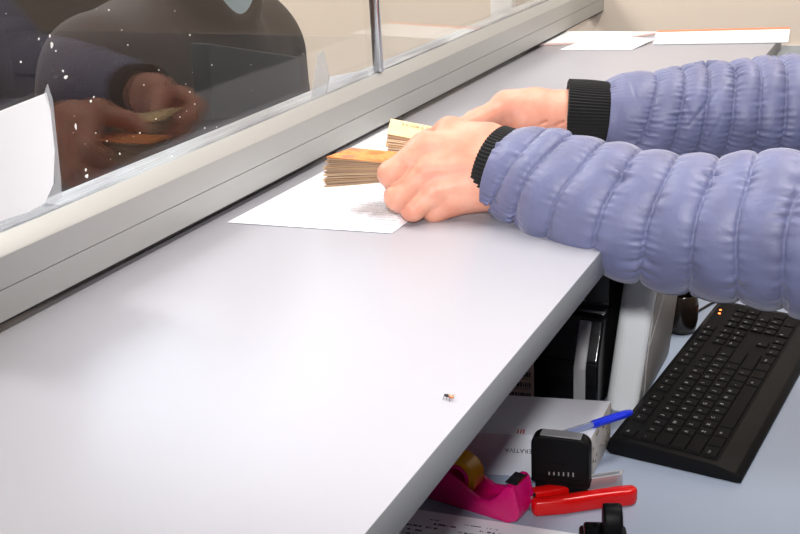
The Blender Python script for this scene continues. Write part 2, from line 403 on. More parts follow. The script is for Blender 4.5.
# ================================================================== COUNTER, DESK, PARTITION
CT = 1.085
ctr = thing('service_counter', 'long white laminate counter ledge with its front edge coloured as shade, running below the glass', 'counter', (-.5, .3, 0))
bm = BM(); bbox(bm, -.79, -.2405, -1.5, 2.05, CT - .0254, CT, .0012, 2)
for f in bm.faces:
    if f.normal.x > .9: f.material_index = 1
o = obj('counter_top', bm, [M['laminate'], M['edge']], ctr, 30); o.location = (.5, -.3, 0)
bm = BM(); bbox(bm, -.70, -.66, -1.5, 2.05, 0, CT - .0254); o = obj('support_panel', bm, M['panel'], ctr, 0); o.location = (.5, -.3, 0)
dsk = thing('office_desk', 'pale blue-grey desk top below the counter, under the keyboard', 'desk', (-.3, .5, 0))
bm = BM(); bbox(bm, -.655, .02, -1.0, 2.25, .722, .75, .002); o = obj('desk_top', bm, M['desk'], dsk, 30); o.location = (.3, -.5, 0)
for y in (-.96, 2.08):
    bm = BM(); bbox(bm, -.6, -.05, y, y + .03, 0, .722, .002); o = obj('side_panel', bm, M['desk'], dsk, 30); o.location = (.3, -.5, 0)

gp = thing('glass_partition', 'glass screen in a pale aluminium rail along the far edge of the counter', 'partition', (-.63, .3, CT))
def gpart(name, bm, m, sm=30, parent=None):
    o = obj(name, bm, m, parent or gp, sm)
    if parent is None: o.location = (.63, -.3, -CT)
    return o
RB, RT, RG = 1.095, 1.1575, 1.1195
bm = BM()
prism(bm, [(-.6267, RB), (-.6267, RG - .0004), (-.6279, RG - .0004), (-.6279, RG + .0004), (-.6267, RG + .0004), (-.6267, 1.1445), (-.6277, 1.146), (-.6395, RT), (-.672, RT), (-.672, RB)], 'y', -1.5, Y1)
gpart('bottom_rail', bm, M['alu'])
bm = BM(); bbox(bm, -.669, -.6282, -1.5, Y1, RB - .0025, RB); gpart('gasket', bm, M['rubber'], 0)
for y in (-1.2, 2.0):
    bm = BM(); bbox(bm, -.665, -.635, y, y + .02, CT, RB - .0025); gpart('foot', bm, M['alu'])
bm = BM(); bbox(bm, -.67, -.62, -1.5, Y1, 2.3, 2.35, .002); gpart('top_rail', bm, M['alu'])
bm = BM(); bbox(bm, -.6475, -.634, 1.250, 1.258, RT, 2.3, .003, 3); gpart('mullion', bm, M['chrome'])
bm = BM(); bbox(bm, -.645, -.640, -1.5, 1.253, RT, 2.3); pane = gpart('glass_pane', bm, M['glass'], 0)
bm = BM(); bbox(bm, -.645, -.640, 1.255, Y1, RT, 2.3); gpart('glass_pane', bm, M['glass'], 0)
# flecks of paint stuck on the near pane
bm = BM(); rnd = random.Random(3)
def fleck(y, z, r, el=1.0, ang=0.0):
    n = 9; vs = []
    for k in range(n):
        a = 2 * PI * k / n; q = r * rnd.uniform(.7, 1.25); u, w = q * math.cos(a) * el, q * math.sin(a)
        vs.append((y + u * math.cos(ang) - w * math.sin(ang), z + u * math.sin(ang) + w * math.cos(ang)))
    prism(bm, vs, 'x', -.6399, -.6394)
def gpx(px, py):
    d = R @ np.array([px - 400.0, py - 267.0, F]); p = CAM + d * (-.6395 / d[0]); return p[1], p[2]
for px, py, r, el, ang in [(52, 45, 1.9, 2.0, 1.4), (50, 36, 1.0, 1.8, 1.2), (39, 39, .9, 1.6, .9), (56, 51, .8, 1, 0), (66, 77, 2.1, 1.3, .3), (63, 71, .9, 1.4, 2), (21, 62, 1.1, 1, 0), (87, 176, 2.2, 1.2, .5), (86, 170, 1.3, 1.5, 1.2),
        (76, 127, 1.4, 2.4, 1.45), (91, 101, 1.3, 1.3, .6), (94, 97, .6, 2, .7), (120, 154, 1.0, 1, 0), (107, 141, .7, 1, 0), (96, 133, .7, 1, 0), (109, 10, .9, 1, 0), (128, 45, .8, 1, 0), (144, 85, .7, 1, 0), (172, 156, 1.1, 1.3, .4), (140, 133, .9, 1, 0),
        (190, 35, .9, 1, 0), (190, 92, .8, 1, 0), (212, 65, .8, 1, 0), (175, 11, .5, 1, 0), (195, 104, .7, 1, 0), (205, 128, .8, 1, 0), (156, 119, .7, 1, 0), (217, 127, .7, 1, 0), (186, 84, .5, 1, 0), (122, 30, .5, 1, 0), (159, 70, .6, 1, 0), (180, 117, .5, 1, 0)]:
    y, z = gpx(px, py); fleck(y, z, r * .00075, el, ang)
for k in range(110):
    y, z = rnd.uniform(.3, 1.2), 1.162 + rnd.random() ** 1.4 * .3; fleck(y, z, rnd.choice((.00016, .0002, .00026, .00034)))
o = obj('paint_flecks', bm, M['fleck'], pane, 0); o['kind'] = 'stuff'; o['label'] = 'white paint flecks'

# notices taped to the glass
nt_ = thing('paper_notice', 'blank white paper notice taped inside the dark glass at the left', 'notice', (-.6385, .57, 1.21))
def onglass(name, pts, x0, x1, m, par):
    bm = BM(); prism(bm, pts, 'x', x0, x1); o = obj(name, bm, m, par, 0); L0 = par.location; o.location = (-L0.x, -L0.y, -L0.z); return o
def G(*pp): return [gpx(*p) for p in pp]
a = G((-60, 131), (0, 111), (46, 93), (50, 110), (54, 150), (53, 184), (44, 203), (28, 212), (0, 221), (-60, 245))
onglass('paper_sheet', a, -.6394, -.6388, M['paper'], nt_)
onglass('clear_tape', G((44, 93), (47, 84), (52, 100), (56, 140), (60, 178), (61, 196), (52, 206), (42, 207), (54, 184), (54, 150), (50, 112)), -.6392, -.6384, M['tape'], nt_)
onglass('clear_tape', G((0, 221), (28, 212), (44, 203), (60, 205), (40, 214), (0, 229), (-60, 252), (-60, 245)), -.6392, -.6384, M['tape'], nt_)
nt2 = thing('paper_notice', 'small white paper scrap taped low on the glass beside the metal upright', 'notice', (-.647, 1.16, 1.17))
onglass('paper_sheet', G((331, 93), (334, 77), (372, 70), (372, 80)), -.6462, -.6454, M['paper'], nt2)
onglass('clear_tape', G((316, 98), (322, 55), (328, 50), (334, 77), (331, 93)), -.646, -.6452, M['tape'], nt2)

# ================================================================== PAPERS ON THE COUNTER
def wf(u, v): return 0.0012 * math.sin(2.2 * u + 1.0) * v + 0.004 * max(0, v - .75) ** 2
f1 = sheet('printed_form', [(-.612, .849, CT + .0006), (-.439, .866, CT + .0006), (-.436, 1.075, CT + .0006), (-.607, 1.06, CT + .0006)], M['form'], warp=wf)
tag(f1, 'white printed form lying on the counter under the held banknotes', 'paper')
f2 = sheet('blank_sheet', [(-.72, 1.135, CT + .0004), (-.548, 1.11, CT + .0004), (-.545, 1.27, CT + .0004), (-.72, 1.275, CT + .0004)], M['paper'])
tag(f2, 'blank white sheet pushed part way under the aluminium rail behind the banknotes', 'paper')
pf = thing('pink_folder', 'thin pink folder at the far end of the counter, under the blank white page', 'folder', (-.55, 1.95, CT))
fo = sheet('folder_cover', [(-.665, 1.880, CT + .0005), (-.537, 1.930, CT + .0005), (-.455, 2.048, CT + .0005), (-.66, 2.04, CT + .0005)], M['pinkpaper'], pf, th=.003); fo.location = (.55, -1.95, -CT)
fo = sheet('inner_sheet', [(-.655, 1.884, CT + .0036), (-.54, 1.932, CT + .0036), (-.458, 2.044, CT + .0036), (-.655, 2.036, CT + .0036)], M['paper'], pf, th=.0006); fo.location = (.55, -1.95, -CT)
f3 = sheet('blank_page', [(-.588, 1.854, CT + .0006), (-.464, 1.871, CT + .0006), (-.446, 1.960, CT + .0045), (-.560, 2.002, CT + .0048)], M['paper'])
tag(f3, 'blank white page lying at the far end of the counter, left of the orange-edged envelope', 'paper')
en = thing('long_envelope', 'long white envelope with an orange edge, overhanging the far counter end', 'envelope', (-.33, 2.0, CT))
E4 = [np.array(p) for p in ((-.440, 1.925, CT + .0008), (-.221, 1.972, CT + .0008), (-.236, 2.125, CT + .0015), (-.466, 2.062, CT + .0015))]
def lerp(a, b, t): return a * (1 - t) + b * t
E4 = [E4[0], E4[1], E4[2], E4[3]]
o = sheet('envelope_sheet', [E4[0], E4[1], lerp(E4[1], E4[2], .86), lerp(E4[0], E4[3], .86)], M['paper'], en, th=.002); o.location = (.33, -2, -CT)
o = sheet('edge_strip', [lerp(E4[0], E4[3], .86), lerp(E4[1], E4[2], .86), E4[2], E4[3]], M['orangeedge'], en, th=.0024); o.location = (.33, -2, -CT)

# small insect
fl = thing('fly', 'tiny fly standing on the bare white counter near its front edge', 'insect', tuple(pz(449, 399, CT)), (0, 0, -.15))
def ball(bm, c, r, mi=0, s=10):
    g = bmesh.ops.create_uvsphere(bm, u_segments=s * 2, v_segments=s, radius=1.0)
    for v in g['verts']: v.co = Vector((c[0] + v.co.x * r[0], c[1] + v.co.y * r[1], c[2] + v.co.z * r[2]))
    for f in set(f for v in g['verts'] for f in v.link_faces): f.material_index = mi
bm = BM(); ball(bm, (-.0026, 0, .0021), (.0010, .0010, .0010)); obj('head', bm, M['flydark'], fl)
bm = BM(); ball(bm, (-.0008, 0, .0023), (.0014, .0011, .0011)); obj('thorax', bm, M['flydark'], fl)
bm = BM(); ball(bm, (.0018, 0, .0020), (.0020, .0012, .0010)); obj('abdomen', bm, M['flyorange'], fl)
for s in (-1, 1):
    bm = BM(); prism(bm, [(-.0008, s * .0003), (.0016, s * .0016), (.0042, s * .0019), (.0048, s * .0012), (.0030, s * .0004)], 'z', .0033, .0034); obj('wing', bm, M['wing'], fl, 0)
    for k, x in enumerate((-.0016, -.0004, .0008)):
        bm = BM(); tube(bm, [(x, s * .0006, .0020), (x + (k - 1) * .0008, s * .0020, .0024), (x + (k - 1) * .0014, s * .0028, .0001)], .00016, 6); obj('leg', bm, M['flydark'], fl)

# ================================================================== ON THE DESK
DT = .75
# --- keyboard
KB = Matrix.Translation((-.294, 1.101, DT)) @ Matrix.Rotation(math.radians(-5.4), 4, 'Z')
kb = thing('keyboard', 'black full-size computer keyboard lying on the pale desk below the lilac sleeve', 'keyboard', tuple(KB.translation), (0, 0, math.radians(-5.4)))
KW, KL = .157, .455            # local x: back edge to front edge; local y: left end to right end
bm = BM(); prism(bm, [(0, .004), (.004, .019), (.012, .0225), (.128, .0175), (.15, .0125), (KW, .006), (KW, .001), (.150, 0), (.006, 0)], 'y', 0, KL, .0015, 2); obj('case', bm, M['black'], kb, 40)
bm = BM(); prism(bm, [(.012, .0223), (.1285, .0173), (.1285, .0181), (.012, .0231)], 'y', .009, KL - .009); obj('key_bed', bm, M['blackkey'], kb, 0)
U = .01895
rows = []
def addrow(r, items):      # (text, width in units, start) with r rows from the back
    for t, w, s in items: rows.append((r, s, w, t))
def seq(texts, s, w=1.0): return [(t, w, s + i * w) for i, t in enumerate(texts)]
addrow(0, [('Esc', 1, 0)] + seq(['F1', 'F2', 'F3', 'F4'], 2) + seq(['F5', 'F6', 'F7', 'F8'], 6.5) + seq(['F9', 'F10', 'F11', 'F12'], 11) + seq(['Prt', 'Scr', 'Pau'], 15.3))
addrow(1.3, seq('`1234567890-=', 0) + [('', 2, 13)] + seq(['Ins', 'Hm', 'Up'], 15.3) + seq(['Num', '/', '*', '-'], 18.6))
addrow(2.3, [('', 1.5, 0)] + seq('QWERTYUIOP[]', 1.5) + [('\\', 1.5, 13.5)] + seq(['Del', 'End', 'Dn'], 15.3) + seq('789', 18.6) + [('+', 1, 21.6)])
addrow(3.3, [('', 1.75, 0)] + seq("ASDFGHJKL;'", 1.75) + [('', 2.25, 12.75)] + seq('456', 18.6))
addrow(4.3, [('', 2.25, 0)] + seq('ZXCVBNM,./', 2.25) + [('', 2.75, 12.25), ('^', 1, 16.3)] + seq('123', 18.6) + [('', 1, 21.6)])
addrow(5.3, [('Ctrl', 1.25, 0), ('', 1.25, 1.25), ('Alt', 1.25, 2.5), ('', 6.25, 3.75), ('Alt', 1.25, 10), ('', 1.25, 11.25), ('', 1.25, 12.5), ('Ctrl', 1.25, 13.75), ('<', 1, 15.3), ('v', 1, 16.3), ('>', 1, 17.3), ('0', 2, 18.6), ('.', 1, 20.6)])
rows.sort(key=lambda k: k[1])
slope = -.005 / .1165
def key_bm(bm, r, s, w, t):
    x0 = .0145 + r * .01795; x1 = x0 + .0163; y0 = .011 + s * U; y1 = y0 + w * U - .0026
    za, zb = .0231 + (x0 - .012) * slope, .0231 + (x1 - .012) * slope; h = .0024
    A = [(x0, y0, za), (x1, y0, zb), (x1, y1, zb), (x0, y1, za)]
    i = .0012; B = [(x0 + i, y0 + i, za + h), (x1 - i, y0 + i, zb + h), (x1 - i, y1 - i, zb + h), (x0 + i, y1 - i, za + h)]
    va = [bm.verts.new(p) for p in A]; vb = [bm.verts.new(p) for p in B]
    bm.faces.new(vb); bm.faces.new(list(reversed(va)))
    for k in range(4): bm.faces.new((va[k], va[(k + 1) % 4], vb[(k + 1) % 4], vb[k]))
    if t: put_text(bm, t, .0062 if len(t) == 1 else .0038, (x0 + .0062, y0 + .0055 + (.002 if len(t) > 1 else 0), za + h + (.0062) * slope), (0, 1, 0), (-1, 0, -slope), 1)
for k in rows[:100]:
    bm = BM(); key_bm(bm, *k); obj('key', bm, [M['blackkey'], M['legend']], kb, 0)
bm = BM()
for k in rows[100:]: key_bm(bm, *k)
o = obj('far_keys', bm, [M['blackkey'], M['legend']], kb, 0); o['kind'] = 'stuff'
led = mat('led_orange', rgb(255, 90, 30), 0.4); lb = led.node_tree.nodes['Principled BSDF']; lb.inputs['Emission Color'].default_value = (1, .16, .03, 1); lb.inputs['Emission Strength'].default_value = 5
for y in (.404, .417):
    bm = BM(); cyl(bm, (.020 - (y - .404) * .15, y, .0226), .0019, .0017, .0009, 'z', 16); o = obj('indicator_light', bm, led, kb); o['label'] = 'small lit orange light'

# --- white box, with its label text
bx = thing('cardboard_box', 'low white cardboard box on the desk behind the black stamp', 'box', (-.293, 1.036, DT), (0, 0, math.radians(14)))
bm = BM(); prism(bm, [(-.235, 0), (0, 0), (.020, .090), (-.215, .098)], 'z', 0, .0545, .0012, 2)
for f in bm.faces:
    if f.normal.x > .85: f.material_index = 1
obj('box_body', bm, [M['cardwhite'], M['cardside']], bx, 30)
bm = BM(); put_text(bm, 'TE OPERATIVA', .0078, (-.070, -.0002, .034), (-1, 0, 0), (0, 0, -1)); o = obj('printed_text', bm, M['ink'], bx, 0)
bm = BM()
for k in range(3): bbox(bm, -.082 + k * .0032, -.0805 + k * .0032, .002, .012, .0545, .0548)
obj('red_print', bm, M['redink'], bx, 0)
rs = random.Random(5); bm = BM()
for k in range(16):
    y, z = rs.uniform(.006, .08), rs.uniform(.012, .048); bbox(bm, .222 * y, .222 * y + .0015, y, y + rs.uniform(.002, .006), z, z + rs.uniform(.001, .0028))
obj('smudges', bm, mat('smudge_ink', rgb(120, 112, 104), .8), bx, 0)
# --- label card leaning behind it
cd = thing('label_card', 'greyish card with rows of dark print, standing behind the box under the counter', 'card', (-.42, 1.158, DT), (0, 0, math.radians(8)))
bm = BM(); bbox(bm, -.09, .018, 0, .002, 0, .095); obj('card_sheet', bm, M['brownbox'], cd, 0)
bm = BM(); rs = random.Random(9)
for r in range(5):
    z = .088 - r * .0145; x = .014
    while x > -.085:
        w = rs.uniform(.0012, .0032); bbox(bm, x - w, x, -.0004, 0, z - .0065, z); x -= w + rs.uniform(.0005, .0012)
    bbox(bm, -.085, .014, -.0003, 0, z - .0095, z - .009)
obj('printed_rows', bm, M['ink'], cd, 0)

# --- self-inking stamp
st = thing('office_stamp', 'black self-inking stamp with rounded shoulders, standing upright in front of the white box', 'stamp', (-.3135, .995, DT), (0, 0, math.radians(6)))
def rrect(w, z0, z1, r, rb=0.002, n=8):
    p = []
    for cx, cz, a0, q in ((w - r, z1 - r, 0, r), (-w + r, z1 - r, 90, r), (-w + rb, z0 + rb, 180, rb), (w - rb, z0 + rb, 270, rb)):
        for k in range(n + 1):
            a = math.radians(a0 + 90 * k / n); p.append((cx + q * math.cos(a), cz + q * math.sin(a)))
    return p
bm = BM(); prism(bm, rrect(.0315, .022, .0790, .011), 'y', -.0125, .0055, .0018, 3); obj('cover', bm, M['black'], st, 40)
bm = BM(); bbox(bm, -.0275, .0285, -.0115, .0055, .0, .026, .0015); obj('base', bm, M['black'], st, 40)
bm = BM(); prism(bm, [(-.022, .0792), (-.010, .0802), (.010, .0802), (.022, .0792), (.022, .0785), (-.022, .0785)], 'y', -.0105, .0035, .0004, 1); obj('top_highlight', bm, M['greyplastic'], st, 40)  # grey piece that paints the stamp's lit top face
bm = BM()
for k in range(6): bbox(bm, -.012 + k * .0052, -.0106 + k * .0052, -.0132, -.0124, .033 + .0003 * k, .0395 - (5 - k) * .0006)
obj('window_marks', bm, M['greyplastic'], st, 0)
bm = BM(); bbox(bm, -.0225, .0225, -.0130, -.0124, .0305, .0300, 0); bbox(bm, -.010, .006, -.013, -.0124, .0478, .0484); obj('front_ridge', bm, M['blackkey'], st, 0)

# --- pen
pa, pb = np.array([-.3395, 1.0035, .8094]), np.array([-.264, 1.1015, .8094])
u = (pb - pa) / np.linalg.norm(pb - pa)
pn = thing('ballpoint_pen', 'clear ballpoint pen with a blue cap lying on the white box', 'pen', tuple(pa))
def along(*t): return [tuple(u * k) for k in t]
LT = float(np.linalg.norm(pb - pa))
bm = BM(); tube(bm, along(0, .004, LT - .05, LT - .044), [.0035, .0041, .0041, .0036], 6); obj('barrel', bm, M['clear'], pn, 30)
bm = BM(); tube(bm, along(.002, LT - .045), .0014, 8); o = obj('ink_tube', bm, M['blue'], pn)
bm = BM(); tube(bm, along(LT - .056, LT - .054, LT - .012, LT - .002, LT), [.0045, .0047, .0047, .0036, .002], 16); obj('cap', bm, M['blue'], pn, 40)
bm = BM(); s = np.cross(u, [0, 0, 1]); c0 = u * (LT - .012) + s * .0045 + np.array([0, 0, .002]); c1 = u * (LT - .05) + s * .0055 + np.array([0, 0, .002])
tube(bm, [tuple(c0), tuple(c0 * .5 + c1 * .5 + s * .0006), tuple(c1)], [.0014, .0015, .0011], 8); obj('cap_clip', bm, M['blue'], pn)

# --- tape dispenser
td = thing('tape_dispenser', 'magenta tape dispenser with an amber roll, half under the counter', 'tape dispenser', (-.398, .950, DT), (0, 0, math.radians(-8)))
out = [(-.066, 0), (.052, 0), (.062, .006), (.0635, .016), (.0575, .040), (.0545, .0445), (.049, .0445), (.046, .041), (.041, .030), (.030, .020), (.016, .016), (.002, .017)]
for k in range(7):
    a = math.radians(-35 + k * 35); out.append((-.030 + .031 * math.cos(a) * 1.05, .026 + .024 * math.sin(a)))
out += [(-.066, .016)]
out = [(-.066, 0), (.050, 0), (.061, .006), (.0635, .016), (.0585, .040), (.0555, .0445), (.049, .0445), (.045, .041), (.038, .030), (.028, .021), (.016, .019), (.006, .024), (-.004, .031), (-.018, .039), (-.034, .043), (-.050, .040), (-.062, .029), (-.068, .012)]
for s, nme in ((-1, 'side_shell'), (1, 'side_shell')):
    bm = BM(); y0, y1 = (-.019, -.013) if s < 0 else (.013, .019)
    prism(bm, out, 'y', y0, y1, .0016, 3); obj(nme, bm, M['magenta'], td, 50)
bm = BM(); prism(bm, [(-.066, 0), (.050, 0), (.061, .006), (.0635, .016), (.0585, .040), (.0555, .0445), (.049, .0445), (.045, .041), (.038, .030), (.028, .014), (.012, .008), (-.060, .008)], 'y', -.0132, .0132); obj('base', bm, M['magenta'], td, 40)
bm = BM(); n = 40
def ringprism(bm, c, ro, ri, y0, y1, n=40):
    vs = []
    for k in range(n):
        a = 2 * PI * k / n; ca, sa = math.cos(a), math.sin(a)
        vs.append([bm.verts.new((c[0] + r * ca, y, c[1] + r * sa)) for r, y in ((ro, y0), (ro, y1), (ri, y1), (ri, y0))])
    for k in range(n):
        a, b = vs[k], vs[(k + 1) % n]
        for j in range(4): bm.faces.new((a[j], b[j], b[(j + 1) % 4], a[(j + 1) % 4]))
    bmesh.ops.recalc_face_normals(bm, faces=bm.faces[:])
ringprism(bm, (-.016, .033), .0225, .0150, -.0105, .0105); obj('tape_roll', bm, M['amber'], td, 40)
bm = BM(); ringprism(bm, (-.016, .033), .0149, .011, -.0118, .0118); obj('roll_core', bm, M['magenta'], td, 40)
bm = BM(); bbox(bm, .044, .058, -.0122, .0122, .0443, .0452)
for k in range(12): prism(bm, [(-.0122 + k * .00203, .0445), (-.0112 + k * .00203, .0474), (-.0102 + k * .00203, .0445)], 'x', .0572, .0578)
obj('cutter_blade', bm, M['chrome'], td, 0)

# --- red stapler lying on its side
sp = thing('stapler', 'red plastic stapler with a bare metal jaw, lying in front of the black stamp', 'stapler', (-.326, .945, DT), (0, 0, math.radians(33)))
def blade(name, prof, y0, y1, m, bev=.002):
    bm = BM(); prism(bm, prof, 'z', y0, y1, bev, 3); return obj(name, bm, m, sp, 50)
blade('lower_arm', [(-.002, 0), (-.004, .012), (.03, .013), (.06, .0145), (.095, .016), (.110, .015), (.114, .009), (.112, .003), (.106, -.001), (.07, 0), (.03, -.002)], .0, .019, M['red'], .004)
blade('upper_arm', [(.000, .017), (-.003, .028), (.004, .0315), (.03, .033), (.052, .036), (.056, .030), (.05, .022), (.03, .0185)], .0, .020, M['red'], .003)
bm = BM(); tube(bm, [(-.0015, .0145, .003), (-.0015, .0145, .0205)], .0048, 16); obj('hinge_pin', bm, M['chrome'], sp)
bm = BM(); bbox(bm, .040, .105, .0195, .0215, .010, .0245, .0004, mat4=Matrix.Rotation(math.radians(4), 4, 'Z')); bbox(bm, .040, .105, .0265, .0282, .010, .0245, .0004, mat4=Matrix.Rotation(math.radians(4), 4, 'Z')); bbox(bm, .040, .105, .0195, .0282, .009, .0102, 0, mat4=Matrix.Rotation(math.radians(4), 4, 'Z')); obj('magazine', bm, M['steel'], sp, 30)
bm = BM(); tube(bm, [(.046, .0255, .0185), (.060, .0225, .0215), (.066, .024, .0185), (.054, .028, .018), (.046, .0255, .0185)], .0017, 8); obj('spring', bm, M['chrome'], sp)
bm = BM(); tube(bm, [(.070, .030, .0150), (.090, .0325, .0175), (.104, .037, .0185), (.108, .041, .0195)], [.0018, .0022, .002, .001], 8); obj('jaw_tip', bm, M['steel'], sp)

# --- black plastic tool cut by the frame's lower edge
bt = thing('hole_punch', 'black plastic punch with a curved handle, in front of the red stapler', 'office tool', (-.246, .932, DT), (0, 0, math.radians(20)))
bm = BM(); bbox(bm, -.028, .020, -.055, .012, 0, .012, .004, 3); obj('base', bm, M['black'], bt, 40)
arch = [(-.012, .005)]; arch = []
for k in range(13):
    a = math.radians(180 - k * 15); arch.append((-.001 + .017 * math.cos(a), .026 + .021 * math.sin(a)))
arch = [(-.018, .010)] + arch + [(.016, .010)]
bm = BM(); prism(bm, arch, 'x', -.009, .010, .003, 3); o = obj('handle', bm, M['black'], bt, 40); o.location = (.004, -.006, .0)
bm = BM(); bbox(bm, -.024, -.004, -.022, .004, .011, .021, .003, 3); obj('lever', bm, M['blackgloss'], bt, 40)

# --- sheet of tables at the front
f4 = sheet('printed_sheet', [(-.46, .68, DT + .0004), (-.272, .70, DT + .0004), (-.2725, .932, DT + .0004), (-.468, .912, DT + .0004)], M['form_desk'])
tag(f4, 'printed white sheet with table rows lying in front of the tape dispenser', 'paper')

# --- cream machine leaning back behind the keyboard
cm = thing('office_machine', 'cream plastic upright machine leaning back between the keyboard and black printer', 'machine', (-.322, 1.2, DT))
SH = Matrix(((1, 0, .07, 0), (0, 1, .22, 0), (0, 0, 1, 0), (0, 0, 0, 1)))
prof = []
for cx, cy, a0, r in ((.029, .012, 270, .009), (.029, .185, 0, .008), (.008, .185, 90, .008), (.012, .016, 180, .0145)):
    for k in range(7):
        a = math.radians(a0 + 15 * k); prof.append((cx + r * math.cos(a), cy + r * math.sin(a)))
bm = BM(); prism(bm, prof, 'z', .0, .215, .004, 3)
for v in bm.verts: v.co = SH @ v.co
obj('housing', bm, M['cream'], cm, 50)
pp = [(.045, .004), (.026, .05), (.020, .10), (.024, .15), (.034, .185), (.05, .20), (.180, .20), (.182, .004)]
bm = BM(); prism(bm, pp, 'x', .0368, .0392, .001, 2)
for v in bm.verts: v.co = SH @ v.co
obj('side_panel', bm, M['grille'], cm, 40)
bm = BM()
tube(bm, [(.0394, .020, .08), (.0394, .08, .13), (.0394, .15, .19)], .0006, 6)
for v in bm.verts: v.co = SH @ v.co
obj('panel_seam', bm, M['greyplastic'], cm)
# --- black printer under the counter
bp = thing('printer', 'black glossy printer in the shadow under the counter, left of the cream machine', 'printer', (-.456, 1.215, DT))
bm = BM(); prism(bm, [(0, 0), (-.028, .008), (-.028, .07), (-.01, .10), (.0, .118), (.03, .125), (.03, .215), (.05, .24), (.24, .24), (.25, .0)], 'x', -.14, .128, .004, 3); obj('body', bm, M['blackgloss'], bp, 40)
bm = BM(); prism(bm, [(-.0295, .0), (-.0295, .060), (-.012, .098), (-.002, .114), (-.004, .116), (-.014, .100), (-.032, .062), (-.032, .014)], 'x', .098, .113, .0006, 1); obj('front_strip', bm, M['greyplastic'], bp, 40)
bm = BM(); bbox(bm, .09, .126, .010, .028, .119, .1245, .002); obj('paper_bar', bm, M['chrome'], bp, 30)
bm = BM(); cyl(bm, (.080, .024, .124), .0028, .0024, .003, 'z', 16); obj('glint_disc', bm, M['cream'], bp)  # small pale disc painted in as a glint on the black casing
# --- small dark cup, tissue, cable
cu = thing('cup', 'small dark glossy cup behind the cream machine, mostly hidden by the sleeve', 'cup', tuple(pz(681, 330, DT)))
bm = BM(); pr = [(.0, .0), (.018, 0), (.021, .004), (.0235, .02), (.0235, .04), (.021, .056), (.0185, .058), (.0185, .052), (.020, .04), (.020, .02), (.017, .006), (0, .005)]
n = 32; rings = [[bm.verts.new((r * math.cos(2 * PI * k / n), r * math.sin(2 * PI * k / n), z)) for k in range(n)] for r, z in pr[1:-1]]
for a, b in zip(rings, rings[1:]):
    for k in range(n): bm.faces.new((a[k], a[(k + 1) % n], b[(k + 1) % n], b[k]))
bm.faces.new(list(reversed(rings[0]))); bm.faces.new(rings[-1])
obj('cup_body', bm, mat('dark_brown_gloss', rgb(46, 38, 32), .12, var=.3, vscale=40), cu, 60)
cb = BM(); pts = [pz(x, y, DT + .0022) for x, y in ((690, 318), (700, 310), (712, 303), (730, 297), (760, 290))]
tube(cb, [tuple(p) for p in pts], .0018, 8); o = obj('cable', cb, M['rubber']); tag(o, 'thin dark cable on the desk running from the cup towards the far wall', 'cable')
o = None
# ================================================================== BANKNOTES
def wad(name, label, tip_top, tip_bot, grip_top, grip_bot, W, n, mats, top_mat, ln=0.115, extra=None, group=None, bend=0.0):
    # a held bundle: fanned at the tip, pinched at the grip; W = vector across the note
    tt, tb, gt, gb, W = [np.array(a, dtype=float) for a in (tip_top, tip_bot, grip_top, grip_bot, W)]
    root = thing(name, label, 'banknotes', tuple(gb)); r = random.Random(11)
    o3 = np.array(root.location)
    nv = len([0]); NL, NW = 14, 5
    for k in range(n):
        t = (k + .5) / n
        a = tb * (1 - t) + tt * t; b = gb * (1 - t) + gt * t
        d = (b - a); L = np.linalg.norm(d); d = d / L; up = np.cross(W, d); up /= np.linalg.norm(up)
        if up[2] < 0: up = -up
        j = r.uniform(-.0022, .0022); jw = r.uniform(-.0016, .0016); th = .00042
        amp = r.uniform(-.0007, .0007); ph = r.uniform(0, 6)
        V = []; Fq = []
        for s in (0, 1):
            for i in range(NL + 1):
                for m_ in range(NW + 1):
                    u, w = i / NL, m_ / NW
                    p = a + d * (u * ln + j) + W * w + W / np.linalg.norm(W) * jw
                    q = min(u * ln / L, 1.0)
                    p = p + up * (amp * math.sin(5 * u + ph) * (1 - q) + bend * math.sin(PI * q) + (s - .5) * th)
                    V.append(p - o3)
        idx = lambda s, i, m_: s * (NL + 1) * (NW + 1) + i * (NW + 1) + m_
        for i in range(NL):
            for m_ in range(NW):
                Fq.append((idx(1, i, m_), idx(1, i + 1, m_), idx(1, i + 1, m_ + 1), idx(1, i, m_ + 1)))
                Fq.append((idx(0, i, m_), idx(0, i, m_ + 1), idx(0, i + 1, m_ + 1), idx(0, i + 1, m_)))
        for i in range(NL):
            Fq.append((idx(0, i, 0), idx(0, i + 1, 0), idx(1, i + 1, 0), idx(1, i, 0))); Fq.append((idx(0, i, NW), idx(1, i, NW), idx(1, i + 1, NW), idx(0, i + 1, NW)))
        for m_ in range(NW):
            Fq.append((idx(0, 0, m_), idx(1, 0, m_), idx(1, 0, m_ + 1), idx(0, 0, m_ + 1))); Fq.append((idx(0, NL, m_), idx(0, NL, m_ + 1), idx(1, NL, m_ + 1), idx(1, NL, m_)))
        top = (k == n - 1)
        o = pyobj('banknote', V, Fq, top_mat if top else M['note%d' % r.randrange(len(EDGE_COLS))], root, 0)
        if top:
            o['label'] = 'uppermost banknote showing its printed face'
            if extra: extra(o, a - o3, d, W, up, ln)
    return root
def ex_yellow(o, a, d, W, up, ln):
    Wn = W / np.linalg.norm(W); bm = BM()
    right = Vector(d); upv = Vector(Wn)
    for i, ch in enumerate('SCOAST'):
        q = a + d * (.012 + i * .0052) + W * .70 + up * .0008
        put_text(bm, ch, .0066, q, right, upv, 0)
    obj('note_print', bm, M['note_ink'], o, 0)
w2 = wad('banknote_bundle', 'pale yellow-faced wad of banknotes held upright between the two hands', pd(389, 133, 1.128), pd(387, 153, 1.122), pd(440, 143, 1.122), pd(438, 156, 1.118),
         pd(393, 118, 1.15) - pd(389, 133, 1.128), 20, None, M['note_yellow'], .098, ex_yellow)
